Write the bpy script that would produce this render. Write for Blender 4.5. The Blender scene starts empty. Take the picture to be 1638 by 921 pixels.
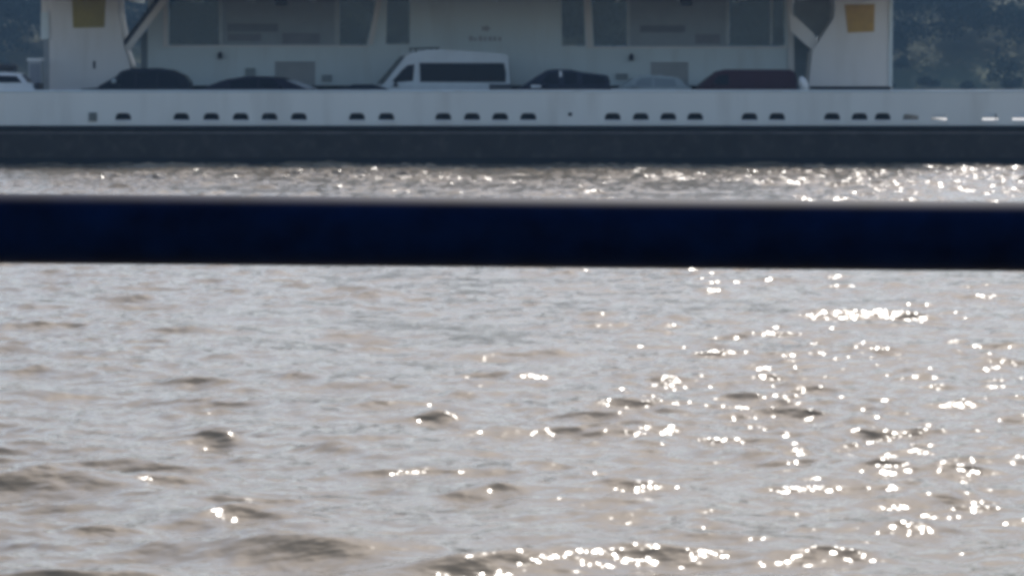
import bpy, bmesh, math, random
import numpy as np
from mathutils import Vector, Matrix

S = bpy.context.scene
C = S.collection
R = math.radians
random.seed(4)

# ------------------------------------------------------------------ camera, sky, sun, exposure
EYE = 4.0                      # metres above the river
FPX = 5550.0                   # focal length in pixels of the 1638 px wide photograph
PITCH = math.atan((460.5 - 114.0) / FPX)
cam_d = bpy.data.cameras.new('camera')
cam = bpy.data.objects.new('camera', cam_d); C.objects.link(cam)
cam.location = (0, 0, EYE)
cam.rotation_euler = (math.pi / 2 - PITCH, 0, 0)
cam_d.sensor_width = 36.0
cam_d.lens = 36.0 * FPX / 1638.0
cam_d.clip_start = 0.1
cam_d.clip_end = 8000
cam_d.dof.use_dof = True
cam_d.dof.focus_distance = 90
cam_d.dof.aperture_fstop = 64
S.camera = cam

SUN_AZ, SUN_EL = R(7.5), R(43)
w = bpy.data.worlds.new('World'); S.world = w; w.use_nodes = True
nt = w.node_tree; nt.nodes.clear()
wo = nt.nodes.new('ShaderNodeOutputWorld'); bg = nt.nodes.new('ShaderNodeBackground')
sky = nt.nodes.new('ShaderNodeTexSky'); sky.sky_type = 'NISHITA'; sky.sun_disc = False
sky.sun_elevation = SUN_EL; sky.sun_rotation = SUN_AZ
sky.air_density = 1.0; sky.dust_density = 1.7; sky.ozone_density = 1.0; sky.altitude = 0
bg.inputs['Strength'].default_value = 0.115
nt.links.new(sky.outputs[0], bg.inputs[0]); nt.links.new(bg.outputs[0], wo.inputs[0])
sun_d = bpy.data.lights.new('sun', 'SUN'); sun_d.energy = 2.9; sun_d.angle = R(0.5); sun_d.color = (1, 0.95, 0.88)
sun = bpy.data.objects.new('sun', sun_d); C.objects.link(sun)
sv = Vector((math.sin(SUN_AZ) * math.cos(SUN_EL), math.cos(SUN_AZ) * math.cos(SUN_EL), math.sin(SUN_EL)))
sun.rotation_euler = (-sv).to_track_quat('-Z', 'Y').to_euler()
sun.location = (60, 40, 60)
S.view_settings.view_transform = 'Standard'; S.view_settings.look = 'None'
S.view_settings.exposure = 0.28; S.view_settings.gamma = 1.0
S.view_settings.use_curve_mapping = False
S.cycles.use_denoising = True
S.cycles.pixel_filter_type = 'BLACKMAN_HARRIS'
S.cycles.filter_width = 4.2
S.cycles.max_bounces = 6
S.cycles.volume_bounces = 0
S.cycles.sample_clamp_indirect = 4
S.cycles.sample_clamp_direct = 20
S.cycles.use_adaptive_sampling = False


def P(px, py, Y):
    """point at depth Y that the photograph shows at pixel (px, py): measured once, then built there in metres"""
    a = math.atan((py - 460.5) / FPX) + PITCH
    zc = Y                                         # small-angle: forward distance along the ground
    z = EYE - zc * math.tan(a)
    dist = Y / math.cos(a) * math.cos(a - PITCH)   # depth along the lens axis
    return ((px - 819.0) / FPX * dist, Y, z)


# ------------------------------------------------------------------ helpers
MATS = {}
def mat(name, col, rough=0.5, metal=0.0, spec=0.5, var=0.12, scale=1.5, bump=0.0, dirt=None, dirt_amt=0.4, streak=False):
    if name in MATS: return MATS[name]
    m = bpy.data.materials.new(name); m.use_nodes = True
    t = m.node_tree; b = t.nodes['Principled BSDF']
    tc = t.nodes.new('ShaderNodeTexCoord')
    mp = t.nodes.new('ShaderNodeMapping'); t.links.new(tc.outputs['Object'], mp.inputs[0])
    if streak: mp.inputs['Scale'].default_value = (1.0, 1.0, 0.18)
    n = t.nodes.new('ShaderNodeTexNoise'); n.inputs['Scale'].default_value = scale; n.inputs['Detail'].default_value = 6
    t.links.new(mp.outputs[0], n.inputs['Vector'])
    r = t.nodes.new('ShaderNodeValToRGB')
    c0 = [max(0, c * (1 - var)) for c in col]; c1 = [min(1, c * (1 + var)) for c in col]
    r.color_ramp.elements[0].position = 0.3; r.color_ramp.elements[1].position = 0.7
    r.color_ramp.elements[0].color = (*c0, 1); r.color_ramp.elements[1].color = (*c1, 1)
    t.links.new(n.outputs['Fac'], r.inputs[0])
    out = r.outputs[0]
    if dirt:
        n2 = t.nodes.new('ShaderNodeTexNoise'); n2.inputs['Scale'].default_value = scale * 2.3; n2.inputs['Detail'].default_value = 8
        t.links.new(mp.outputs[0], n2.inputs['Vector'])
        r2 = t.nodes.new('ShaderNodeValToRGB'); r2.color_ramp.elements[0].position = 0.52; r2.color_ramp.elements[1].position = 0.72
        r2.color_ramp.elements[1].color = (dirt_amt,) * 3 + (1,)
        t.links.new(n2.outputs['Fac'], r2.inputs[0])
        mx = t.nodes.new('ShaderNodeMix'); mx.data_type = 'RGBA'
        t.links.new(r2.outputs[0], mx.inputs['Factor']); t.links.new(out, mx.inputs['A']); mx.inputs['B'].default_value = (*dirt, 1)
        out = mx.outputs['Result']
    t.links.new(out, b.inputs['Base Color'])
    b.inputs['Roughness'].default_value = rough; b.inputs['Metallic'].default_value = metal
    b.inputs['Specular IOR Level'].default_value = spec
    if bump:
        bp = t.nodes.new('ShaderNodeBump'); bp.inputs['Strength'].default_value = bump; bp.inputs['Distance'].default_value = 0.02
        t.links.new(n.outputs['Fac'], bp.inputs['Height']); t.links.new(bp.outputs[0], b.inputs['Normal'])
    MATS[name] = m
    return m

def glass(name, col, amt):
    m = bpy.data.materials.new(name); m.use_nodes = True
    t = m.node_tree; b = t.nodes['Principled BSDF']
    b.inputs['Base Color'].default_value = (*col, 1); b.inputs['Roughness'].default_value = 0.06
    tr = t.nodes.new('ShaderNodeBsdfTransparent'); tr.inputs[0].default_value = (0.8, 0.88, 0.9, 1)
    mx = t.nodes.new('ShaderNodeMixShader'); mx.inputs[0].default_value = amt
    t.links.new(b.outputs[0], mx.inputs[1]); t.links.new(tr.outputs[0], mx.inputs[2])
    t.links.new(mx.outputs[0], t.nodes['Material Output'].inputs['Surface'])
    MATS[name] = m
    return m

def obj(name, bm, m, parent=None, smooth=False):
    bmesh.ops.recalc_face_normals(bm, faces=bm.faces)
    me = bpy.data.meshes.new(name); bm.to_mesh(me); bm.free()
    if smooth:
        for p in me.polygons: p.use_smooth = True
    me.materials.append(m)
    o = bpy.data.objects.new(name, me); C.objects.link(o)
    if parent: o.parent = parent
    return o

def thing(name, label, cat, loc=(0, 0, 0), rz=0, group=None, kind=None):
    o = bpy.data.objects.new(name, None); C.objects.link(o)
    o.location = loc; o.rotation_euler = (0, 0, rz); o.empty_display_size = 0.3
    o['label'] = label; o['category'] = cat
    if group: o['group'] = group
    if kind: o['kind'] = kind
    return o

def tag(o, label, cat, kind=None, group=None):
    o['label'] = label; o['category'] = cat
    if kind: o['kind'] = kind
    if group: o['group'] = group
    return o

def box(bm, x0, x1, y0, y1, z0, z1, bev=0):
    r = bmesh.ops.create_cube(bm, size=1)
    bmesh.ops.scale(bm, vec=(x1 - x0, y1 - y0, z1 - z0), verts=r['verts'])
    bmesh.ops.translate(bm, vec=((x0 + x1) / 2, (y0 + y1) / 2, (z0 + z1) / 2), verts=r['verts'])
    if bev:
        es = list({e for v in r['verts'] for e in v.link_edges})
        bmesh.ops.bevel(bm, geom=es, offset=bev, segments=2, affect='EDGES', profile=0.5)
    return bm

def bx(*a, **k):
    return box(bmesh.new(), *a, **k)

def tube(bm, a, b, r, seg=20, r2=None):
    a = Vector(a); b = Vector(b); d = b - a
    q = d.to_track_quat('Z', 'Y').to_matrix().to_4x4()
    bmesh.ops.create_cone(bm, cap_ends=True, segments=seg, radius1=r, radius2=r if r2 is None else r2, depth=d.length,
                          matrix=Matrix.Translation((a + b) / 2) @ q)
    return bm

def prism(bm, pts, y0, y1, holes=()):
    """polygon in (x, z) with holes, given thickness from y0 to y1"""
    tmp = bmesh.new(); edges = []
    for loop in [pts] + list(holes):
        vs = [tmp.verts.new((x, y0, z)) for x, z in loop]
        edges += [tmp.edges.new((vs[i], vs[(i + 1) % len(vs)])) for i in range(len(vs))]
    bmesh.ops.triangle_fill(tmp, use_beauty=True, use_dissolve=False, edges=edges)
    r = bmesh.ops.extrude_face_region(tmp, geom=tmp.faces[:])
    nv = [g for g in r['geom'] if isinstance(g, bmesh.types.BMVert)]
    bmesh.ops.translate(tmp, vec=(0, y1 - y0, 0), verts=nv)
    me = bpy.data.meshes.new('tmp'); tmp.to_mesh(me); tmp.free()
    bm.from_mesh(me); bpy.data.meshes.remove(me)
    return bm

def px_poly(pts, Y):
    return [(P(x, y, Y)[0], P(x, y, Y)[2]) for x, y in pts]

# ------------------------------------------------------------------ materials
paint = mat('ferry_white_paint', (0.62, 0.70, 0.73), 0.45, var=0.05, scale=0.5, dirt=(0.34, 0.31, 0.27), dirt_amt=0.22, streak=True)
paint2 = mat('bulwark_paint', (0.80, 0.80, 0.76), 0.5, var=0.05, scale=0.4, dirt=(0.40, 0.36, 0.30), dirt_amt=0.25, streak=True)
paint3 = mat('tower_paint', (0.72, 0.70, 0.69), 0.5, var=0.04, scale=0.6, dirt=(0.40, 0.36, 0.30), dirt_amt=0.2, streak=True)
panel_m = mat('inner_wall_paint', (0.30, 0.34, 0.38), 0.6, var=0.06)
louvre_m = mat('louvre_grey', (0.30, 0.30, 0.31), 0.6, var=0.1)
dark_m = mat('dark_fitting', (0.02, 0.02, 0.03), 0.6)
black_m = mat('black_rubber', (0.012, 0.012, 0.016), 0.8, spec=0.2)
hull_m = mat('dark_hull_paint', (0.036, 0.029, 0.029), 0.65, var=0.25, scale=0.8, dirt=(0.12, 0.10, 0.09), dirt_amt=0.35, streak=False, spec=0.2)
deck_m = mat('worn_deck_plate', (0.22, 0.23, 0.23), 0.42, var=0.2, scale=2.0, dirt=(0.12, 0.08, 0.06))
yellow_m = mat('yellow_panel', (0.42, 0.27, 0.09), 0.6, var=0.08, scale=3)
rail_m = mat('navy_rail_paint', (0.0006, 0.0075, 0.034), 0.6, var=0.35, scale=30, spec=0.06)
text_m = mat('faded_lettering', (0.38, 0.39, 0.42), 0.6)
tyre_m = mat('tyre_rubber', (0.02, 0.02, 0.02), 0.85)
rim_m = mat('wheel_rim', (0.4, 0.4, 0.42), 0.35, metal=0.7)
lamp_w = mat('headlight_lens', (0.7, 0.72, 0.75), 0.15)
lamp_r = mat('tail_light_lens', (0.35, 0.02, 0.02), 0.2)
win_g = glass('ferry_window_glass', (0.12, 0.16, 0.19), 0.5)
car_g = mat('car_glass', (0.005, 0.006, 0.014), 0.25, spec=0.12)

# ------------------------------------------------------------------ river
def build_river():
    rng = np.random.default_rng(11)
    r1 = np.exp(np.arange(math.log(1.5), math.log(24), 0.012))
    r2 = np.exp(np.concatenate([np.arange(math.log(24), math.log(105), 0.0012), np.arange(math.log(105), math.log(156), 0.0007)]))
    r3 = np.exp(np.arange(math.log(156), math.log(520), 0.02))
    d = np.concatenate([r1, r2, r3])
    tc = np.linspace(-0.19, 0.19, 760)
    to = 0.19 * np.exp(np.linspace(0, math.log(5 / 0.19), 60))[1:]
    t = np.concatenate([-to[::-1], tc, to])
    sr = np.gradient(d)[:, None]; sc = np.gradient(t)[None, :] * d[:, None]
    sp = np.maximum(sr, sc * 1.0)
    X = (d[:, None] * t[None, :]).astype(np.float64); Y = np.repeat(d[:, None], len(t), 1)
    X0, Y0 = X.ravel(), Y.ravel(); sp = sp.ravel()
    H = np.zeros_like(X0); DX = np.zeros_like(X0); DY = np.zeros_like(X0)
    # slow patches: gusts that roughen some parts of the surface more than others
    patch = np.zeros_like(X0)
    for i in range(10):
        L = rng.uniform(6, 26); a = rng.uniform(0, 6.28); ph = rng.uniform(0, 6.28)
        patch += np.sin((math.cos(a) * X0 + math.sin(a) * Y0 * 0.6) * 6.283 / L + ph)
    patch = np.clip(1 + 0.36 * patch / 2.2, 0.35, 1.9)
    rough_far = 1 + 0.85 * np.clip((Y0 - 90) / 30, 0, 1)     # wash round the ferry
    N = 110
    for i in range(N):
        u = (i + rng.random()) / N
        L = 0.2 * (4.2 / 0.2) ** u
        k = 6.283 / L
        a = math.pi / 2 + R(-14) + rng.normal(0, R(34) if L > 0.9 else R(52))
        slope = 0.0118 * (0.95 if 1.0 < L < 2.4 else (0.6 if L > 2.4 else 1.12)) * rng.uniform(0.7, 1.3)
        A = slope / k * 1.414
        ph = rng.uniform(0, 6.283)
        th = k * (math.cos(a) * X0 + math.sin(a) * Y0) + ph
        wgt = np.clip((L / sp - 2.2) / 2.2, 0, 1) * (patch * rough_far if L < 2 else 1)
        s_, c_ = np.sin(th), np.cos(th)
        H += A * wgt * c_
        q = 0.9
        DX -= q * A * wgt * s_ * math.cos(a); DY -= q * A * wgt * s_ * math.sin(a)
    # steep little wave groups standing out of the smoother water
    def pt(px, py):
        a = math.atan((py - 460.5) / FPX) + PITCH; yy = EYE / math.tan(a)
        return (px - 819) / FPX * yy, yy
    groups = [(95, 772, 1.0, .13), (480, 884, 1.0, .125), (150, 918, .8, .11), (900, 892, .9, .10), (830, 690, 1.0, .08), (1000, 690, .8, .07), (730, 258, 2.5, .22), (880, 259, 1.6, .2), (560, 262, 2.2, .16), (1200, 262, 2.5, .18), (1560, 260, 3.0, .2), (250, 266, 2.0, .15), (570, 465, 1.1, .10),
              (800, 570, 1.6, .09), (1380, 505, 1.2, .11), (1310, 690, .7, .07), (90, 635, .8, .06), (1090, 765, .8, .07), (250, 490, 1.6, .06), (310, 530, 1.3, .05), (480, 800, .6, .05), (1240, 620, .9, .06)]
    gs = [(*pt(a, b), c, d_) for a, b, c, d_ in groups]
    for i in range(420):
        yy = 24 * (150 / 24) ** rng.random(); xx = rng.uniform(-.2, .2) * yy
        gs.append((xx, yy, rng.uniform(.22, .6), rng.uniform(.014, .045) * (1 + yy / 90)))
    for gx, gy, wx, A in gs:
        L = 0.9 + 9 * A; k = 6.283 / L; wy = L * .42
        m_ = np.nonzero((np.abs(X0 - gx) < 3 * wx) & (np.abs(Y0 - gy) < 3 * wy))[0]
        if not len(m_): continue
        tilt = rng.uniform(-.25, .25); bend = rng.uniform(-.25, .25)
        u_ = X0[m_] - gx; v_ = Y0[m_] - gy + tilt * u_ + bend * u_ * u_ / wx
        e = A * np.exp(-(u_ / wx) ** 2 - (v_ / wy) ** 2 * .5)
        H[m_] += e * np.cos(k * v_); DY[m_] -= .8 * e * np.sin(k * v_)
    # the ferry's flat side calms the short strip next to it a little; far side fades
    V = np.stack([X0 + DX, Y0 + DY, H], 1).astype(np.float32)
    nr, ncol = len(d), len(t)
    idx = np.arange(nr * ncol, dtype=np.int32).reshape(nr, ncol)
    F = np.stack([idx[:-1, :-1], idx[:-1, 1:], idx[1:, 1:], idx[1:, :-1]], -1).reshape(-1, 4)
    me = bpy.data.meshes.new('river')
    me.vertices.add(len(V)); me.vertices.foreach_set('co', V.ravel())
    me.loops.add(F.size); me.loops.foreach_set('vertex_index', F.ravel())
    me.polygons.add(len(F)); me.polygons.foreach_set('loop_start', np.arange(0, F.size, 4, dtype=np.int32))
    me.update(calc_edges=True)
    me.shade_smooth()
    o = bpy.data.objects.new('river', me); C.objects.link(o)
    m = bpy.data.materials.new('muddy_river_water'); m.use_nodes = True
    tr = m.node_tree; b = tr.nodes['Principled BSDF']
    tcn = tr.nodes.new('ShaderNodeTexCoord')
    n = tr.nodes.new('ShaderNodeTexNoise'); n.inputs['Scale'].default_value = 0.25; n.inputs['Detail'].default_value = 4
    tr.links.new(tcn.outputs['Object'], n.inputs['Vector'])
    rp = tr.nodes.new('ShaderNodeValToRGB')
    rp.color_ramp.elements[0].color = (0.180, 0.140, 0.092, 1); rp.color_ramp.elements[1].color = (0.235, 0.190, 0.130, 1)
    tr.links.new(n.outputs['Fac'], rp.inputs[0]); tr.links.new(rp.outputs[0], b.inputs['Base Color'])
    b.inputs['Roughness'].default_value = 0.06; b.inputs['IOR'].default_value = 1.333
    n2 = tr.nodes.new('ShaderNodeTexNoise'); n2.inputs['Scale'].default_value = 4.5; n2.inputs['Detail'].default_value = 2.0
    mp = tr.nodes.new('ShaderNodeMapping'); mp.inputs['Scale'].default_value = (0.7, 1, 1)
    tr.links.new(tcn.outputs['Object'], mp.inputs[0]); tr.links.new(mp.outputs[0], n2.inputs['Vector'])
    bp = tr.nodes.new('ShaderNodeBump'); bp.inputs['Strength'].default_value = 1.0; bp.inputs['Distance'].default_value = 0.038
    tr.links.new(n2.outputs['Fac'], bp.inputs['Height']); tr.links.new(bp.outputs[0], b.inputs['Normal'])
    me.materials.append(m)
    o['kind'] = 'structure'
    tag(o, 'choppy muddy brown river glittering in the sun', 'river', kind='structure')
build_river()

# bed under the water and ground to the horizon, one sheet each
bm = bmesh.new(); box(bm, -4000, 4000, -1500, 4500, -6, -3)
tag(obj('riverbed', bm, mat('silt', (0.12, 0.09, 0.06), 0.9)), 'brown silt under the river', 'riverbed', kind='structure')

# ------------------------------------------------------------------ far bank: hillside and forest
BANK = 430.0
def hill_h(x, y):
    t = max(0.0, (y - BANK) / 300.0)
    return -1.5 + min(1, (y - BANK + 15) / 15) * 2.2 + 46 * (t ** 0.8) + 6 * math.sin(x / 83 + 1) * min(1, t * 2) + 3 * math.sin(x / 31 + y / 47) * min(1, t * 2)
bm = bmesh.new()
rows = []
for j in range(40):
    y = BANK - 16 + (j / 39) ** 1.6 * 1300
    rows.append([bm.verts.new((x * (1 + j * 0.06), y, hill_h(x, y))) for x in np.linspace(-500, 500, 90)])
for a, b in zip(rows, rows[1:]):
    for i in range(len(a) - 1): bm.faces.new((a[i], a[i + 1], b[i + 1], b[i]))
tag(obj('hillside', bm, mat('hill_undergrowth', (0.05, 0.07, 0.035), 0.95, var=0.4, scale=0.06), smooth=True),
    'green hillside rising from the far river bank', 'hill', kind='structure')

def build_forest():
    rng = np.random.default_rng(5)
    quads = []; 
    def leaves(c, rad, n, size):
        v = rng.normal(size=(n, 3)); v /= np.linalg.norm(v, axis=1)[:, None]
        v[:, 2] = np.abs(v[:, 2]) * 1.0 - 0.35 * (rng.random(n) < 0.4)
        rr = rng.uniform(0.62, 1.08, n)[:, None]
        p = np.array(c) + v * rr * np.array(rad)
        a = rng.normal(size=(n, 3)); b_ = rng.normal(size=(n, 3))
        nrm = v + 0.7 * a; nrm /= np.linalg.norm(nrm, axis=1)[:, None]
        u = np.cross(nrm, b_); u /= np.linalg.norm(u, axis=1)[:, None]; w_ = np.cross(nrm, u)
        s = (size * rng.uniform(0.6, 1.4, n))[:, None]
        quads.append(np.stack([p - u * s - w_ * s * .6, p + u * s - w_ * s * .6, p + u * s * .8 + w_ * s * .6, p - u * s * .7 + w_ * s * .7], 1))
    for row in range(7):
        for i in range(64):
            x = (i - 31.5) * 3.9 * (1 + row * 0.10) + rng.normal(0, 1.4)
            y = BANK + 2 + row * 9 + rng.uniform(-3, 3)
            g = hill_h(x, y)
            if row == 0:
                hgt = rng.uniform(2.5, 6)
            else:
                hgt = rng.uniform(8, 17)
            k = 4 if row == 0 else 6
            for q in range(k):
                rd = hgt * rng.uniform(0.16, 0.30)
                cx = x + rng.normal(0, hgt * 0.16); cz = g + hgt * rng.uniform(0.2, 0.86)
                leaves((cx, y + rng.normal(0, hgt * .14), cz), (rd * 1.15, rd, rd), 260 if row else 150, 0.19 if row else 0.15)
    Q = np.concatenate(quads).astype(np.float32)
    nq = len(Q); me = bpy.data.meshes.new('forest')
    me.vertices.add(nq * 4); me.vertices.foreach_set('co', Q.ravel())
    me.loops.add(nq * 4); me.loops.foreach_set('vertex_index', np.arange(nq * 4, dtype=np.int32))
    me.polygons.add(nq); me.polygons.foreach_set('loop_start', np.arange(0, nq * 4, 4, dtype=np.int32))
    me.update(calc_edges=True)
    m = bpy.data.materials.new('forest_leaves'); m.use_nodes = True
    t = m.node_tree; b = t.nodes['Principled BSDF']
    tc = t.nodes.new('ShaderNodeTexCoord'); n = t.nodes.new('ShaderNodeTexNoise'); n.inputs['Scale'].default_value = 0.12; n.inputs['Detail'].default_value = 5
    t.links.new(tc.outputs['Object'], n.inputs['Vector'])
    rp = t.nodes.new('ShaderNodeValToRGB'); rp.color_ramp.elements[0].position = .35; rp.color_ramp.elements[1].position = .68
    rp.color_ramp.elements[0].color = (0.020, 0.038, 0.034, 1); rp.color_ramp.elements[1].color = (0.028, 0.05, 0.042, 1)
    t.links.new(n.outputs['Fac'], rp.inputs[0]); t.links.new(rp.outputs[0], b.inputs['Base Color'])
    b.inputs['Roughness'].default_value = 1.0; b.inputs['Specular IOR Level'].default_value = 0.0
    me.materials.append(m)
    o = bpy.data.objects.new('forest', me); C.objects.link(o)
    tag(o, 'dense hazy blue green woodland covering the far bank', 'forest', kind='stuff')
build_forest()

# ------------------------------------------------------------------ ferry
YB = 150.0                                   # outer face of the near bulwark
DECK = 2.2
ferry = thing('car_ferry', 'long white open deck car ferry with dark hull and yellow squares', 'ferry', (0, YB, 0))
def fpart(name, bm, m, parent=ferry, label=None, smooth=False):
    """geometry is written in world metres; shift it to the ferry's own origin"""
    bmesh.ops.translate(bm, vec=(0, -YB, 0), verts=bm.verts[:])
    o = obj(name, bm, m, parent, smooth)
    if label: o['label'] = label
    return o
zt = P(0, 146.5, YB)[2]; zb = P(0, 201, YB)[2]; zk = P(0, 208, YB)[2]
XL, XR = -44.0, 44.0
# hull with raked ends
hp = [(XL - 3, zb - 0.02), (XL, -0.2), (XL + 4, -1.4), (XR - 4, -1.4), (XR, -0.2), (XR + 3, zb - 0.02)]
bm = bmesh.new(); prism(bm, hp, YB + 0.02, YB + 13.4)
hull = fpart('hull', bm, hull_m)
bm = bmesh.new(); box(bm, XL, XR, YB - 0.16, YB + 0.018, zk, zb - 0.002, bev=0.05)
fpart('fender_strip', bm, black_m, hull)
# highlight along the top of the hull, painted as a thin paler bar
bm = bmesh.new()
box(bm, XL + 2, XR - 2, YB - 0.035, YB + 0.018, zk - 0.16, zk - 0.09)
fpart('highlight_bar', bm, mat('highlight_grey', (0.13, 0.12, 0.13), 0.55, var=0.5, scale=0.7), hull)
bm = bmesh.new(); box(bm, XL + 3, XR - 3, YB - 0.01, YB + 0.018, -0.3, 0.28)
fpart('waterline_strip', bm, black_m, hull)  # black strip along the waterline

# bulwark with real freeing ports
ports = [197, 290, 338, 385, 431, 478, 571, 618, 709, 755, 800, 845, 980, 1025, 1069, 1112, 1199, 1243, 1331, 1375, 1412, 1457, 1502, 1584, 1632]
holes = []
z0 = P(0, 192.2, YB)[2]; z1 = P(0, 181.0, YB)[2]
more_ports = [ports[0] - 93 - 46 * i for i in range(3, 12)] + [ports[-1] + 46 * i for i in range(2, 9)]
for p in ports + more_ports:
    x = P(p, 187, YB)[0]; hw = 0.345
    holes.append([(x - hw, z0), (x + hw, z0), (x + hw * .98, z0 + .16), (x + hw * .72, z1 - .02), (x + hw * .4, z1), (x - hw * .4, z1), (x - hw * .72, z1 - .02), (x - hw * .98, z0 + .16)])
x = P(912, 183, YB)[0]; zz = P(0, 183, YB)[2]
holes.append([(x + .1 * math.cos(a), zz + .09 * math.sin(a)) for a in np.linspace(0, 6.283, 9)[:-1]])
xe0, xe1 = XL - 2.9, XR + 2.9
bm = bmesh.new()
prism(bm, [(xe0, zb), (xe1, zb), (xe1, zt - .1), (xe1 - 3, zt), (xe0 + 3, zt), (xe0, zt - .1)], YB, YB + 0.07, holes)
bul = fpart('bulwark', bm, paint2)
bm = bmesh.new(); tube(bm, (xe0 + 3, YB + 0.035, zt), (xe1 - 3, YB + 0.035, zt), 0.06, 12)
fpart('cap_rail', bm, paint, bul, smooth=True)
lip_m = mat('lip_paint', (0.8, 0.82, 0.84), 0.4)     # bright lip under each port
for p in ports + more_ports:
    x = P(p, 187, YB)[0]; fpart('port_lip', bx(x - .33, x + .33, YB - 0.06, YB - 0.001, z0 - 0.085, z0 - 0.012), lip_m, bul)
bm = bmesh.new(); a = P(142, 180, YB); b_ = P(155, 194, YB)
box(bm, a[0], b_[0], YB - .09, YB - .003, b_[2], a[2], bev=.02)
fpart('hull_fitting', bm, mat('grey_fitting', (0.15, 0.16, 0.15), 0.6), bul)
# stanchions behind the bulwark
for i in range(60):
    x = XL + 1.5 * i + .4
    if x > XR: break
    bm = bmesh.new(); prism(bm, [(x, 1.7), (x + .03, 1.7), (x + .03, zt - .12), (x, zt - .12)], YB + .075, YB + .2)
    fpart('bulwark_stanchion', bm, dark_m, bul)
# decks: raised centre part, gutter, lower ends
gx1 = P(1436, 190, YB)[0]
bm = bmesh.new(); box(bm, XL - 2.9, gx1, YB + .9, YB + 13.0, 1.72, DECK)
fpart('vehicle_deck', bm, deck_m)
bm = bmesh.new(); box(bm, XL - 2.9, gx1, YB + .87, YB + .897, 1.71, DECK - .004)
fpart('port_shade_plate', bm, black_m)  # black plate added as painted shade behind the freeing ports
bm = bmesh.new(); prism(bm, [(gx1 + .003, 1.71), (XR + 2.9, 1.71), (XR + 2.9, 1.80), (gx1 + 2.5, 1.83), (gx1 + .003, DECK)], YB + .9, YB + 13.0)
fpart('ramp_deck', bm, deck_m)
bm = bmesh.new(); box(bm, XL - 2.9, XR + 2.9, YB + .075, YB + .897, 1.69, 1.705)
fpart('gutter_plate', bm, mat('gutter_dark', (0.05, 0.05, 0.055), 0.7))
bm = bmesh.new(); box(bm, XL, XR, YB + 13.003, YB + 13.1, 1.69, 2.92)
fpart('far_bulwark', bm, paint2)

# side casing (far side) with openings
YC = 158.5
def hp_(pts): return px_poly(pts, YC)
holesC = [
    hp_([(270, 72.5), (270, -32), (605, -32), (604, 0), (586, 72.5)]),
    hp_([(617, 71), (620, -32), (656, -32), (655, 71)]),
    hp_([(899, 74), (897, -32), (932, -32), (936, 74)]),
    hp_([(950, 74.5), (945, -32), (1252, -32), (1256, 74.5)]),
]
outer = hp_([(236, 190), (236, -45), (1268, -45), (1268, 190)])
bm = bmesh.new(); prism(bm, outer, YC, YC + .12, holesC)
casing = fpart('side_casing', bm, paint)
bm = bmesh.new(); prism(bm, hp_([(265, 75.6), (265, 73), (590, 73), (590, 75.6)]), YC - .05, YC - .003)
fpart('window_sill', bm, paint3, casing)
bm = bmesh.new(); prism(bm, hp_([(946, 78), (946, 75), (1262, 75), (1262, 78)]), YC - .05, YC - .003)
fpart('window_sill', bm, paint3, casing)
# vertical fins beside the openings
bm = bmesh.new()
prism(bm, hp_([(262, 76), (262, -30), (268.5, -30), (268.5, 76)]), YC - .25, YC - .003)
fpart('fin', bm, paint3, casing)
bm = bmesh.new(); prism(bm, hp_([(1261, 118), (1257, -30), (1267, -30), (1270, 118)]), YC - .3, YC - .003)
fpart('fin', bm, paint3, casing)
for pts in ([(589, 72), (607.5, -30), (617, -30), (597, 72)], [(938, 78), (933, -30), (943, -30), (948.5, 78)]):
    bm = bmesh.new(); prism(bm, hp_(pts), YC - .18, YC - .003); fpart('raked_post', bm, paint3, casing)
# inner room blocks seen through the openings
def pbox(name, x0, x1, y0, y1, Y, th, m, parent, proud=0, label=None, Yd=None):
    a = P(x0, y1, Y); b = P(x1, y0, Y)
    bm = bmesh.new(); box(bm, a[0], b[0], Y - proud, Y + th, a[2], b[2])
    return fpart(name, bm, m, parent, label)
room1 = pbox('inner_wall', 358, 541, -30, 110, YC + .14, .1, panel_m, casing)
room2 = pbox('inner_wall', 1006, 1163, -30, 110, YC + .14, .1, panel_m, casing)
stripe = mat('vent_dark', (0.17, 0.19, 0.22), 0.6); stripe2 = mat('vent_mid', (0.2, 0.21, 0.24), 0.6)
def slats(name, x0, x1, y0, y1, Y, m, parent, n=4):
    bm = bmesh.new(); a = P(x0, y1, Y); b = P(x1, y0, Y); dz = (b[2] - a[2]) / n
    for i in range(n):
        box(bm, a[0], b[0], Y - .05, Y - .003, a[2] + dz * i, a[2] + dz * (i + .8))
    return fpart(name, bm, m, parent)
slats('vent_louvre', 364, 445, 38, 51, YC + .14, stripe, casing)
slats('vent_louvre', 364, 418, 54, 66, YC + .14, stripe2, casing)
slats('vent_louvre', 452, 512, 53, 70, YC + .14, stripe2, casing)
slats('vent_louvre', 1024, 1096, 41, 52, YC + .14, stripe, casing)
slats('vent_louvre', 1112, 1152, 55, 70, YC + .14, stripe2, casing)
# glazed panes with mullions
for x0, x1 in ((271, 350), (543, 603), (618, 655), (898, 935), (948, 1002), (1168, 1232), (1236, 1254)):
    a = P(x0, 72.5, YC); b = P(x1, -32, YC)
    bm = bmesh.new()
    pts = [(x0, 72.4), (x0, -31), (x1, -31), (x1, 72.4)]
    if x1 == 603: pts = [(x0, 72.4), (x0, -31), (603, -31), (603, 0), (585.5, 72.4)]
    prism(bm, hp_(pts), YC + .05, YC + .06)
    fpart('window_pane', bm, win_g, casing)
for x0, x1 in ((350.5, 356), (535, 543), (1002.5, 1008), (1161, 1167), (1232, 1236)):
    pbox('mullion', x0, x1, -31, 72, YC + .03, .06, mat('mullion_grey', (0.42, 0.46, 0.48), .5), casing)
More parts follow.
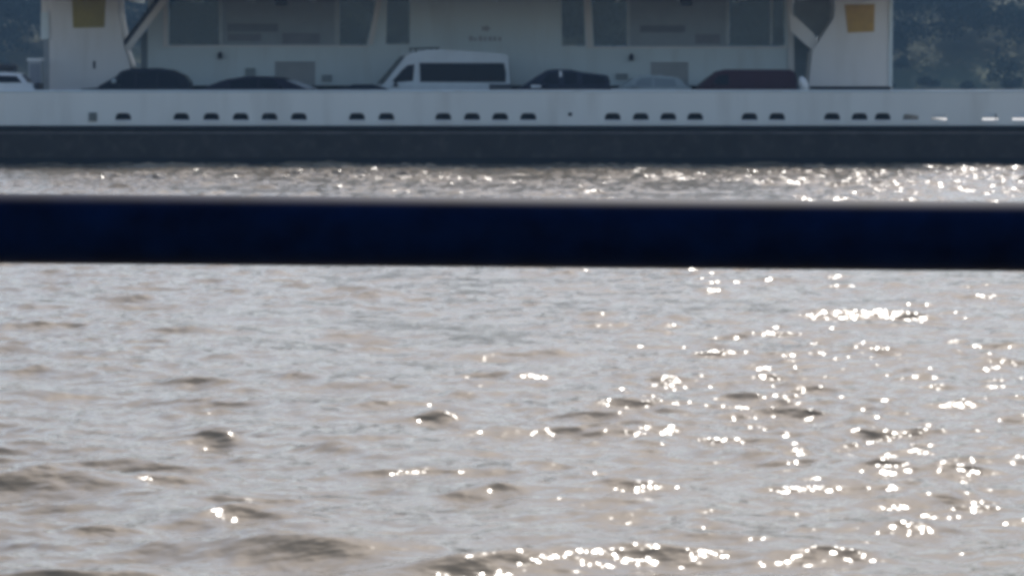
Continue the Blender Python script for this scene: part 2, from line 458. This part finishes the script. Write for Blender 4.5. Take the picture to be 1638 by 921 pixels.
# lower wall: louvred lockers, black band, boxes, lanterns
slats('locker_louvre', 440, 504, 98, 139, YC, louvre_m, casing, 9)
slats('locker_louvre', 1041, 1101, 99, 140, YC, louvre_m, casing, 9)
pbox('black_band', 237, 1267, 137, 147, YC, .0, black_m, casing, proud=.12)
for x0, x1, y0, y1 in ((393, 408, 109, 124), (515, 531, 120, 131), (985, 1004, 118, 127)):
    pbox('junction_box', x0, x1, y0, y1, YC, -.003, mat('box_grey', (0.22, 0.25, 0.26), .6), casing, proud=.15)
for x0, y0 in ((352, 90), (1010, 93)):
    c = P(x0, y0, YC - .2); bm = bmesh.new()
    tube(bm, (c[0], YC - .2, c[2] - .12), (c[0], YC - .2, c[2] + .1), .11, 12)
    tube(bm, (c[0], YC - .2, c[2] + .1), (c[0], YC - .2, c[2] + .2), .11, 12, r2=.03)
    tube(bm, (c[0], YC - .2, c[2]), (c[0], YC - .003, c[2]), .03, 8)
    fpart('wall_lantern', bm, dark_m, casing)
# faded marks in the centre: small emblem above a short line of lettering (unreadable in the photograph)
bm = bmesh.new()
rr = random.Random(2)
for i in range(7):
    x0 = 750 + i * 7.8; h = rr.uniform(5, 8)
    q = P(x0, 66, YC); q2 = P(x0 + rr.uniform(4.5, 6.6), 66 - h, YC)
    box(bm, q[0], q2[0], YC - .012, YC - .003, q[2], q2[2])
fpart('faded_lettering', bm, text_m, casing)
bm = bmesh.new(); q = P(777, 46, YC)
prism(bm, [(q[0] + r * math.cos(a), q[2] + r * .6 * math.sin(a)) for a, r in zip(np.linspace(0, 6.283, 11)[:-1], [.26, .16] * 5)], YC - .012, YC - .003)
fpart('faded_emblem', bm, text_m, casing)
# rest of the casing: back wall pieces and upper rooms
ud = P(819, -20, YC)[2]
x0, x1 = P(60, 0, 157)[0], P(1430, 0, 157)[0]
bm = bmesh.new(); box(bm, x0 - 1.2, x1 + 1.2, YB + 1.2, YB + 13.2, 7.42, 7.75, bev=.04)
upper = fpart('upper_deck', bm, paint)
bm = bmesh.new()
for i in range(14):
    x = x0 + (x1 - x0) * (i + .5) / 14
    box(bm, x - .06, x + .06, YB + 1.3, YB + 13.1, 7.17, 7.417)
fpart('deck_girders', bm, paint, upper)
bm = bmesh.new(); box(bm, -8, 8, YB + 3, YB + 12, 7.753, 10.2, bev=.1)
wh = fpart('wheelhouse', bm, paint3)
bm = bmesh.new()
for i in range(9): box(bm, -7.4 + i * 1.65, -6.0 + i * 1.65, YB + 2.95, YB + 3.02, 8.7, 9.7)
fpart('wheelhouse_window', bm, car_g, wh)
bm = bmesh.new()
zr = 8.8
for i in range(30):
    x = x0 - 1 + (x1 - x0 + 2) * i / 29; tube(bm, (x, YB + 1.35, 7.75), (x, YB + 1.35, zr), .025, 6)
for z in (8.1, 8.45, 8.8): tube(bm, (x0 - 1, YB + 1.35, z), (x1 + 1, YB + 1.35, z), .025, 6)
fpart('upper_railing', bm, paint, upper)
for xx in (450, 1098):
    c = P(xx, 2, YB + 3); bm = bmesh.new()
    tube(bm, (c[0], YB + 3, 7.2), (c[0], YB + 3, c[2] + .1), .05, 8)
    box(bm, c[0] - .27, c[0] + .27, YB + 2.8, YB + 3.2, c[2] - .2, c[2] + .16, bev=.06)
    fpart('deck_floodlight', bm, dark_m, upper)

# towers
YT = 156.6
def tower(pts, sq, slot, label):
    bm = bmesh.new(); prism(bm, px_poly(pts, YT), YT, YT + 2.6)
    t = fpart('support_tower', bm, paint3)
    t['label'] = label
    bm = bmesh.new(); prism(bm, px_poly(sq, YT), YT - .03, YT - .003)
    fpart('yellow_square', bm, slot, t)
    return t
tl = tower([(79, 150), (79, 60), (66, 58), (66, -38), (187, -38), (189, 20), (199, 78), (207, 104), (212, 150)],
           [(114, -28), (170, -28), (167, 44), (117, 45)], mat('olive_panel', (0.30, 0.23, 0.04), .6, var=.1, scale=3), 'support tower with dull olive yellow square')
tr_ = tower([(1293, 147), (1299, 84), (1334, 30), (1336, 12), (1330, -38), (1427, -38), (1427, 147)],
            [(1351, 8), (1399, 7), (1398, 51), (1356, 53)], mat('amber_panel', (0.44, 0.26, 0.05), .6, var=.1, scale=3), 'support tower with amber yellow square')
pbox('base_band', 1296, 1425, 138.5, 148, YT, -.003, black_m, tr_, proud=.06)
pbox('edge_fin', 1422, 1428, -38, 139, YT, .2, paint, tr_, proud=.1)
pbox('door_slot', 149, 152.5, 98, 110, YT, -.003, dark_m, tl, proud=.03)
pbox('edge_channel', 70, 78, 64, 150, YT + .5, .2, mat('channel_grey', (0.25, 0.28, 0.3), .6), tl)
pbox('edge_fin', 66, 78, 20, 63, YT, -.003, paint, tl, proud=.1)
# diagonal braces and the dark stair stringers above them
bm = bmesh.new(); prism(bm, px_poly([(199, 74), (252, 4), (270, -25), (283, -25), (268, 0), (204, 84)], YT), YT + .3, YT + .55)
fpart('diagonal_brace', bm, paint3, tl)
bm = bmesh.new(); prism(bm, px_poly([(196, 66), (240, 8), (262, -24), (270, -24), (251, 5), (199, 73)], YT), YT + .25, YT + .6)
fpart('stair_stringer', bm, dark_m, tl)
bm = bmesh.new(); prism(bm, px_poly([(1319, 78), (1305, 85), (1266, 50), (1262, 20), (1275, 28), (1300, 52)], YT), YT + .3, YT + .55)
fpart('diagonal_brace', bm, paint3, tr_)
# dark inner walls in the gaps between casing and towers
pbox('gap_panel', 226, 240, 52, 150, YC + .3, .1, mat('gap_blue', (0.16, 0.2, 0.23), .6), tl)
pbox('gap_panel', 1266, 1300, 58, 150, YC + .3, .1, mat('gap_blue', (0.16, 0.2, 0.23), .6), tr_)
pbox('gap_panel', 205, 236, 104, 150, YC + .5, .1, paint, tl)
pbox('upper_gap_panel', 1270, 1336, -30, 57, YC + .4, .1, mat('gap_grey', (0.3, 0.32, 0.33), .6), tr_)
# rounded shape added for a bright spot by the tower; white imitates sunlight
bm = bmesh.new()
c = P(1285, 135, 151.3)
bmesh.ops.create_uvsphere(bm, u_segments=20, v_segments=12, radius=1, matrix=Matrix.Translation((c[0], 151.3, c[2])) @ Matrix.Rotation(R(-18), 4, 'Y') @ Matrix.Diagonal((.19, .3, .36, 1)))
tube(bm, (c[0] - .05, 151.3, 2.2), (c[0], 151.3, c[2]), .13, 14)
fpart('bright_spot', bm, mat('bright_spot_white', (0.85, 0.85, 0.83), .35), ferry, 'small rounded white shape added for a sunlit bright spot', smooth=True)

# ------------------------------------------------------------------ vehicles on the deck
def extr(bm, pts, hw, hw_top=None, zlo=None, zhi=None, bev=0.04):
    """side profile (x,z) made solid, narrower towards the roof"""
    sub = bmesh.new()
    prism(sub, pts, -hw, hw)
    if hw_top is not None:
        for v in sub.verts:
            k = min(1, max(0, (v.co.z - zlo) / (zhi - zlo)))
            v.co.y *= (hw + (hw_top - hw) * k) / hw
    es = [e for e in sub.edges if len(e.link_faces) == 2 and e.calc_face_angle(0) > 0.5]
    bmesh.ops.bevel(sub, geom=es, offset=bev, segments=2, affect='EDGES', clamp_overlap=True)
    me = bpy.data.meshes.new('tmp'); sub.to_mesh(me); sub.free(); bm.from_mesh(me); bpy.data.meshes.remove(me)
    return bm

def quad_pane(name, pts3, m, parent, th=0.012):
    bm = bmesh.new(); vs = [bm.verts.new(p) for p in pts3]; f = bm.faces.new(vs)
    f.normal_update(); n = f.normal.copy()
    r = bmesh.ops.extrude_face_region(bm, geom=[f]); nv = [g for g in r['geom'] if isinstance(g, bmesh.types.BMVert)]
    bmesh.ops.translate(bm, vec=n * th, verts=nv)
    return obj(name, bm, m, parent)

def vehicle(name, label, cat, x, Y, rz, body_pts, cab_pts, hw, hwt, zbelt, zroof, wheels, side_wins, body_m, roof_m=None,
            screen=None, rear=None, glass_m=None, screen_m=None, wr=0.33, group='vehicles parked on the ferry deck', z=DECK):
    t = thing(name, label, cat, (x, Y, z), rz, group)
    g = glass_m or car_g
    bm = bmesh.new(); extr(bm, body_pts, hw)
    body = obj('body', bm, body_m, t, smooth=False)
    bm = bmesh.new(); extr(bm, cab_pts, hw - .01, hwt, zbelt, zroof)
    obj('roof', bm, roof_m or body_m, t)
    def side_y(zz): 
        k = min(1, max(0, (zz - zbelt) / (zroof - zbelt))); return hw - .01 + (hwt - hw + .01) * k
    for poly in side_wins:
        for s in (-1, 1):
            quad_pane('side_window', [(px, s * (side_y(pz) + .006), pz) for px, pz in (poly if s < 0 else poly[::-1])], g, t)
    for nm, seg, mm in (('windscreen', screen, screen_m or g), ('rear_window', rear, g)):
        if seg:
            (xa, za), (xb, zb_) = seg
            d = Vector((xb - xa, 0, zb_ - za)).normalized(); n = Vector((d.z, 0, -d.x))
            if nm == 'windscreen': n = -n
            if n.z < 0: n = -n
            o_ = n * .012
            wa, wb = side_y(za) - .09, side_y(zb_) - .09
            quad_pane(nm, [(xa + o_.x, -wa, za + o_.z), (xa + o_.x, wa, za + o_.z), (xb + o_.x, wb, zb_ + o_.z), (xb + o_.x, -wb, zb_ + o_.z)], mm, t)
    for wx in wheels:
        for s in (-1, 1):
            bm = bmesh.new(); tube(bm, (wx, s * (hw - .2), wr), (wx, s * (hw + .012), wr), wr, 24)
            w_ = obj('wheel', bm, tyre_m, t, smooth=False)
            bm = bmesh.new(); tube(bm, (wx, s * (hw + .004), wr), (wx, s * (hw + .03), wr), wr * .62, 16)
            obj('rim', bm, rim_m, w_)
    xs = [p[0] for p in body_pts]; lo, hi = min(xs), max(xs)
    for s in (-1, 1):
        obj('headlight', bx(lo - .015, lo + .12, s * (hw - .42) - .16, s * (hw - .42) + .16, .62, .76, bev=.02), lamp_w, t)
        obj('tail_light', bx(hi - .08, hi + .015, s * (hw - .22) - .09, s * (hw - .22) + .09, .72, .98, bev=.02), lamp_r, t)
        xm = side_wins[0][0][0] + .15
        obj('mirror', bx(xm - .1, xm + .06, s * (hw + .12) - .1, s * (hw + .12) + .1, zbelt + .02, zbelt + .2, bev=.04), body_m if name != 'minibus' else dark_m, t)
    return t

def cm(name, col, rough=.35, spec=.4): return mat(name, col, rough, spec=spec, var=.06, scale=2)
navy = cm('dark_navy_car_paint', (0.006, 0.007, 0.018), .45, .15); plum = cm('dark_plum_car_paint', (0.014, 0.010, 0.028), .45, .15); 
maroon = cm('maroon_car_paint', (0.045, 0.013, 0.024), .55, .15); whitep = cm('white_van_paint', (0.62, 0.66, 0.68)); blue = cm('dark_blue_car_paint', (0.012, 0.015, 0.035), .45, .2)
silver = cm('silver_car_paint', (0.46, 0.52, 0.54)); whitec = cm('white_car_paint', (0.78, 0.8, 0.82))
X = lambda px, Y: P(px, 120, Y)[0]

# dark people carrier (left tower)
Yv = 152.6
vehicle('people_carrier', 'tall dark navy people carrier with rounded tail in front of the tower with olive square', 'car', X(124, Yv), Yv, 0,
        [(0.02, .28), (5.0, .28), (5.05, .6), (5.02, 1.05), (4.9, 1.12), (1.5, 1.12), (.25, 1.02), (0, .8)],
        [(.95, 1.05), (1.75, 1.55), (2.0, 1.8), (2.45, 1.92), (3.6, 1.93), (4.25, 1.84), (4.72, 1.62), (4.98, 1.3), (5.0, 1.05)],
        .95, .74, 1.05, 1.92, (.95, 3.95),
        [[(1.75, 1.14), (2.6, 1.14), (2.6, 1.74), (2.15, 1.74)], [(2.68, 1.14), (3.55, 1.14), (3.55, 1.76), (2.68, 1.76)], [(3.63, 1.14), (4.6, 1.14), (4.4, 1.6), (4.1, 1.72), (3.63, 1.76)]],
        navy, screen=((1.0, 1.12), (1.7, 1.53)), rear=((4.99, 1.28), (4.74, 1.6)))
bm = bmesh.new(); c = P(182, 130, Yv - 1.02)
bmesh.ops.create_icosphere(bm, subdivisions=2, radius=.11, matrix=Matrix.Translation((c[0] - X(124, Yv), -1.05, c[2] - DECK)))
m_ = obj('mirror_glass', bm, silver, bpy.data.objects['people_carrier'], smooth=True)

# low dark saloon; sky reflection painted as the windscreen's pale colour
vehicle('saloon_car', 'low dark plum saloon car with sky reflection painted pale on its windscreen', 'car', X(514, Yv), Yv, math.pi - R(11),
        [(0.02, .25), (5.2, .25), (5.3, .6), (5.25, .98), (4.6, 1.06), (1.4, 1.05), (.3, .95), (0, .65)],
        [(.35, 1.0), (1.3, 1.36), (1.75, 1.5), (2.3, 1.57), (3.2, 1.57), (4.1, 1.44), (4.75, 1.22), (5.2, 1.0)],
        .92, .68, 1.0, 1.57, (.9, 4.2),
        [[(1.5, 1.08), (2.6, 1.08), (2.6, 1.47), (2.0, 1.44)], [(2.68, 1.08), (3.9, 1.08), (3.9, 1.38), (2.68, 1.47)]],
        plum, screen=((.4, 1.03), (1.4, 1.39)), rear=((4.95, 1.12), (4.3, 1.36)), screen_m=mat('sky_reflection_pale', (0.85, 0.85, 0.84), .4))

vehicle('roadster', 'very low black roadster tucked in front of the white minibus', 'car', X(497, 151.9), 151.9, 0,
        [(0.02, .2), (3.85, .2), (3.9, .6), (3.7, .88), (2.9, .95), (1.2, .95), (.2, .8), (0, .55)],
        [(1.05, .93), (1.5, 1.12), (1.9, 1.22), (2.7, 1.22), (3.2, 1.08), (3.6, .9)],
        .84, .62, .93, 1.22, (.7, 3.15), [[(1.5, .97), (2.5, .97), (2.5, 1.16), (1.85, 1.16)]], navy, screen=((1.1, .97), (1.48, 1.12)))

# white minibus
Yv = 154.2
vehicle('minibus', 'white high roof minibus with a long dark window band', 'van', X(590, Yv - 1), Yv, R(11),
        [(0.0, .35), (6.2, .35), (6.22, .6), (6.16, 1.2), (.9, 1.22), (.3, 1.12), (.02, .85)],
        [(.32, 1.1), (.55, 1.3), (1.45, 2.42), (1.75, 2.6), (2.5, 2.74), (3.4, 2.74), (5.95, 2.56), (6.1, 2.45), (6.18, 1.1)],
        1.0, .86, 1.1, 2.74, (1.1, 4.9),
        [[(.85, 1.36), (1.0, 1.30), (1.78, 1.36), (1.86, 2.1), (1.55, 2.06), (1.3, 1.85)], [(2.1, 1.32), (5.95, 1.30), (5.98, 1.7), (5.9, 2.14), (5.75, 2.16), (2.08, 2.16)]],
        whitep, screen=((.45, 1.22), (1.5, 2.46)), rear=((6.17, 1.4), (6.11, 2.35)), wr=.36)
mb = bpy.data.objects['minibus']
obj('dark_reflection', bx(5.2, 6.2, -1.012, -1.003, .62, 1.22), mat('reflection_dark', (0.06, 0.065, 0.08), .4), mb)  # dark reflection on the rear side, painted as a thin panel
for s in (-.75, .75):
    bm = bmesh.new(); tube(bm, (1.9, s, 2.80), (3.0, s, 2.82), .03, 8); tube(bm, (1.95, s, 2.62), (1.95, s, 2.8), .03, 8); tube(bm, (2.9, s, 2.72), (2.9, s, 2.82), .03, 8)
    obj('roof_rail', bm, dark_m, mb)

# blue pickup with a lower hard top over its bed
Yv = 152.6
vehicle('pickup_truck', 'dark blue pickup truck with low hard cover over its bed', 'pickup', X(822, Yv), Yv, 0,
        [(0.02, .32), (4.2, .32), (4.25, .6), (4.22, 1.2), (1.6, 1.2), (.3, 1.12), (0, .8)],
        [(.3, 1.1), (1.1, 1.62), (1.45, 1.84), (1.8, 1.88), (2.5, 1.86), (2.95, 1.76), (4.1, 1.62), (4.2, 1.15)],
        .95, .76, 1.1, 1.88, (.85, 3.3),
        [[(1.15, 1.24), (1.95, 1.24), (1.95, 1.74), (1.5, 1.7)], [(2.2, 1.24), (2.75, 1.24), (2.75, 1.7), (2.2, 1.74)], [(3.0, 1.24), (4.0, 1.24), (3.98, 1.56), (3.0, 1.64)]],
        blue, screen=((.45, 1.22), (1.1, 1.64)), rear=((4.19, 1.25), (4.12, 1.55)), roof_m=blue, screen_m=mat('pale_screen', (0.24, 0.27, 0.31), .4))  # windscreen in plain pale grey
pk = bpy.data.objects['pickup_truck']
quad_pane('door_pillar', [(2.0, -.83, 1.36), (2.12, -.82, 1.36), (2.08, -.785, 1.80), (1.98, -.79, 1.80)], whitec, pk, .02)
obj('pale_hood_strip', bx(.75, 1.2, -.975, -.955, 1.08, 1.19), whitec, pk)  # pale strip on the side of the bonnet

# pale silver car in the far lane, behind
Yv = 156.4
vehicle('hatchback', 'pale silver hatchback mostly hidden between the pickup and the maroon van', 'car', X(965, Yv - 1), Yv, 0,
        [(0.02, .25), (3.95, .25), (4.0, .6), (3.95, 1.1), (1.4, 1.14), (.3, 1.0), (0, .65)],
        [(.7, 1.05), (1.3, 1.42), (1.7, 1.6), (2.6, 1.62), (3.4, 1.5), (3.85, 1.05)],
        .87, .66, 1.05, 1.62, (.75, 3.2), [[(1.25, 1.12), (2.2, 1.12), (2.2, 1.5), (1.7, 1.48)], [(2.28, 1.12), (3.3, 1.12), (3.2, 1.42), (2.28, 1.5)]],
        silver, screen=((.75, 1.1), (1.3, 1.44)), rear=((3.82, 1.12), (3.45, 1.44)), glass_m=mat('pale_car_glass', (0.3, 0.34, 0.37), .4))

# maroon van
Yv = 152.6
vehicle('delivery_van', 'maroon flat roofed panel van beside the tower with the amber square', 'van', X(1105, Yv), Yv, 0,
        [(0.02, .3), (4.6, .3), (4.62, .6), (4.6, 1.2), (1.2, 1.2), (.3, 1.08), (0, .8)],
        [(.25, 1.08), (.75, 1.5), (1.1, 1.78), (1.5, 1.87), (4.3, 1.87), (4.52, 1.75), (4.6, 1.1)],
        .95, .82, 1.08, 1.87, (.85, 3.75), [[(.85, 1.2), (1.6, 1.2), (1.6, 1.66), (1.15, 1.6)]], maroon, screen=((.3, 1.15), (.76, 1.53)),
        rear=((4.59, 1.25), (4.53, 1.66)))

# white estate car at the edge with a dark roof box
Yv = 152.3
vehicle('estate_car', 'white estate car carrying a dark roof box, half out of the picture', 'car', X(-110, Yv), Yv, 0,
        [(0.02, .25), (4.6, .25), (4.72, .5), (4.68, .95), (4.5, 1.28), (1.4, 1.28), (.3, 1.05), (0, .65)],
        [(.8, 1.2), (1.5, 1.55), (1.9, 1.71), (3.4, 1.74), (4.0, 1.68), (4.35, 1.28)],
        .9, .74, 1.2, 1.74, (.85, 3.75), [[(1.5, 1.3), (2.5, 1.3), (2.5, 1.62), (1.9, 1.60)], [(2.58, 1.3), (4.1, 1.3), (3.85, 1.58), (2.58, 1.62)]],
        whitec, screen=((.85, 1.24), (1.5, 1.57)), rear=((4.33, 1.3), (4.05, 1.64)))
ec = bpy.data.objects['estate_car']
obj('tail_trim', bx(4.6, 4.82, -.86, .86, .9, 1.28, bev=.04), dark_m, ec)
rb = obj('roof_box', bx(1.9, 3.75, -.4, .4, 0, .3, bev=.09), dark_m)
rb.location = (X(-110, Yv), Yv, DECK + 1.80)
tag(rb, 'dark rounded roof box on top of the white estate car', 'roof box')
bm = bmesh.new()
for q in (2.2, 3.4): box(bm, q, q + .05, -.6, .6, 1.745, 1.795)
obj('roof_bars', bm, dark_m, ec)

# deck cabinet with a pale lid by the left tower
Yv = 155.4
a = P(46, 150, Yv); b_ = P(66, 95, Yv)
t = thing('deck_cabinet', 'grey deck cabinet with pale lid standing by the tower with olive square', 'cabinet', ((a[0] + b_[0]) / 2, Yv, DECK))
hw = (b_[0] - a[0]) / 2
obj('housing', bx(-hw, hw, 0, .5, 0, b_[2] - DECK - .08, bev=.02), mat('cabinet_grey', (0.35, 0.38, 0.42), .5), t)
obj('lid', bx(-hw - .05, hw + .08, -.06, .56, b_[2] - DECK - .078, b_[2] - DECK + .04, bev=.02), whitec, t)
obj('door', bx(-hw + .06, hw - .06, -.02, -.002, .3, b_[2] - DECK - .2), mat('cabinet_door_grey', (0.2, 0.22, 0.26), .5), t)

# ------------------------------------------------------------------ near railing on the viewer's boat
YR = 2.9
pl = P(0, 365.5, YR); pr = P(1638, 378.5, YR)
dx = (pr[2] - pl[2]) / (pr[0] - pl[0]); zc = (pl[2] + pr[2]) / 2
rad = (P(0, 310.5, YR)[2] - P(0, 421.5, YR)[2]) / 2
rail = thing('boat_railing', 'thick dark navy handrail running across just in front of the viewer', 'railing', (0, YR, 2.4))
def L(x, z): return (x, 0, z - 2.4)
bm = bmesh.new(); tube(bm, L(-3.2, zc - 3.2 * dx), L(3.2, zc + 3.2 * dx), rad, 48)
obj('top_rail', bm, rail_m, rail, smooth=True)
for z in (3.25, 2.85):
    bm = bmesh.new(); tube(bm, L(-3.2, z), L(3.2, z), .016, 20); obj('lower_rail', bm, rail_m, rail, smooth=True)
for x in (-3.1, -1.4, 1.4, 3.1):
    bm = bmesh.new(); tube(bm, L(x, 2.41), L(x, zc + x * dx), .022, 20); obj('post', bm, rail_m, rail, smooth=True)
bm = bmesh.new(); box(bm, -6, 6, -4, 3.1, 2.2, 2.4, bev=.02)
vd = obj('viewing_deck', bm, mat('viewing_deck_paint', (0.12, 0.14, 0.13), .7), None)
tag(vd, 'painted steel deck the viewer stands on', 'deck', kind='structure')

# ------------------------------------------------------------------ haze
bm = bmesh.new(); box(bm, -900, 900, -30, 1750, -8, 190)
hz = bpy.data.materials.new('haze_air'); hz.use_nodes = True
t = hz.node_tree; t.nodes.clear()
o_ = t.nodes.new('ShaderNodeOutputMaterial'); v = t.nodes.new('ShaderNodeVolumePrincipled')
v.inputs['Color'].default_value = (0.36, 0.63, 1.0, 1); v.inputs['Density'].default_value = 0.00026; v.inputs['Anisotropy'].default_value = 0.2
t.links.new(v.outputs[0], o_.inputs['Volume'])
haze = obj('haze', bm, hz)
tag(haze, 'thin blue haze over the river', 'haze', kind='stuff')
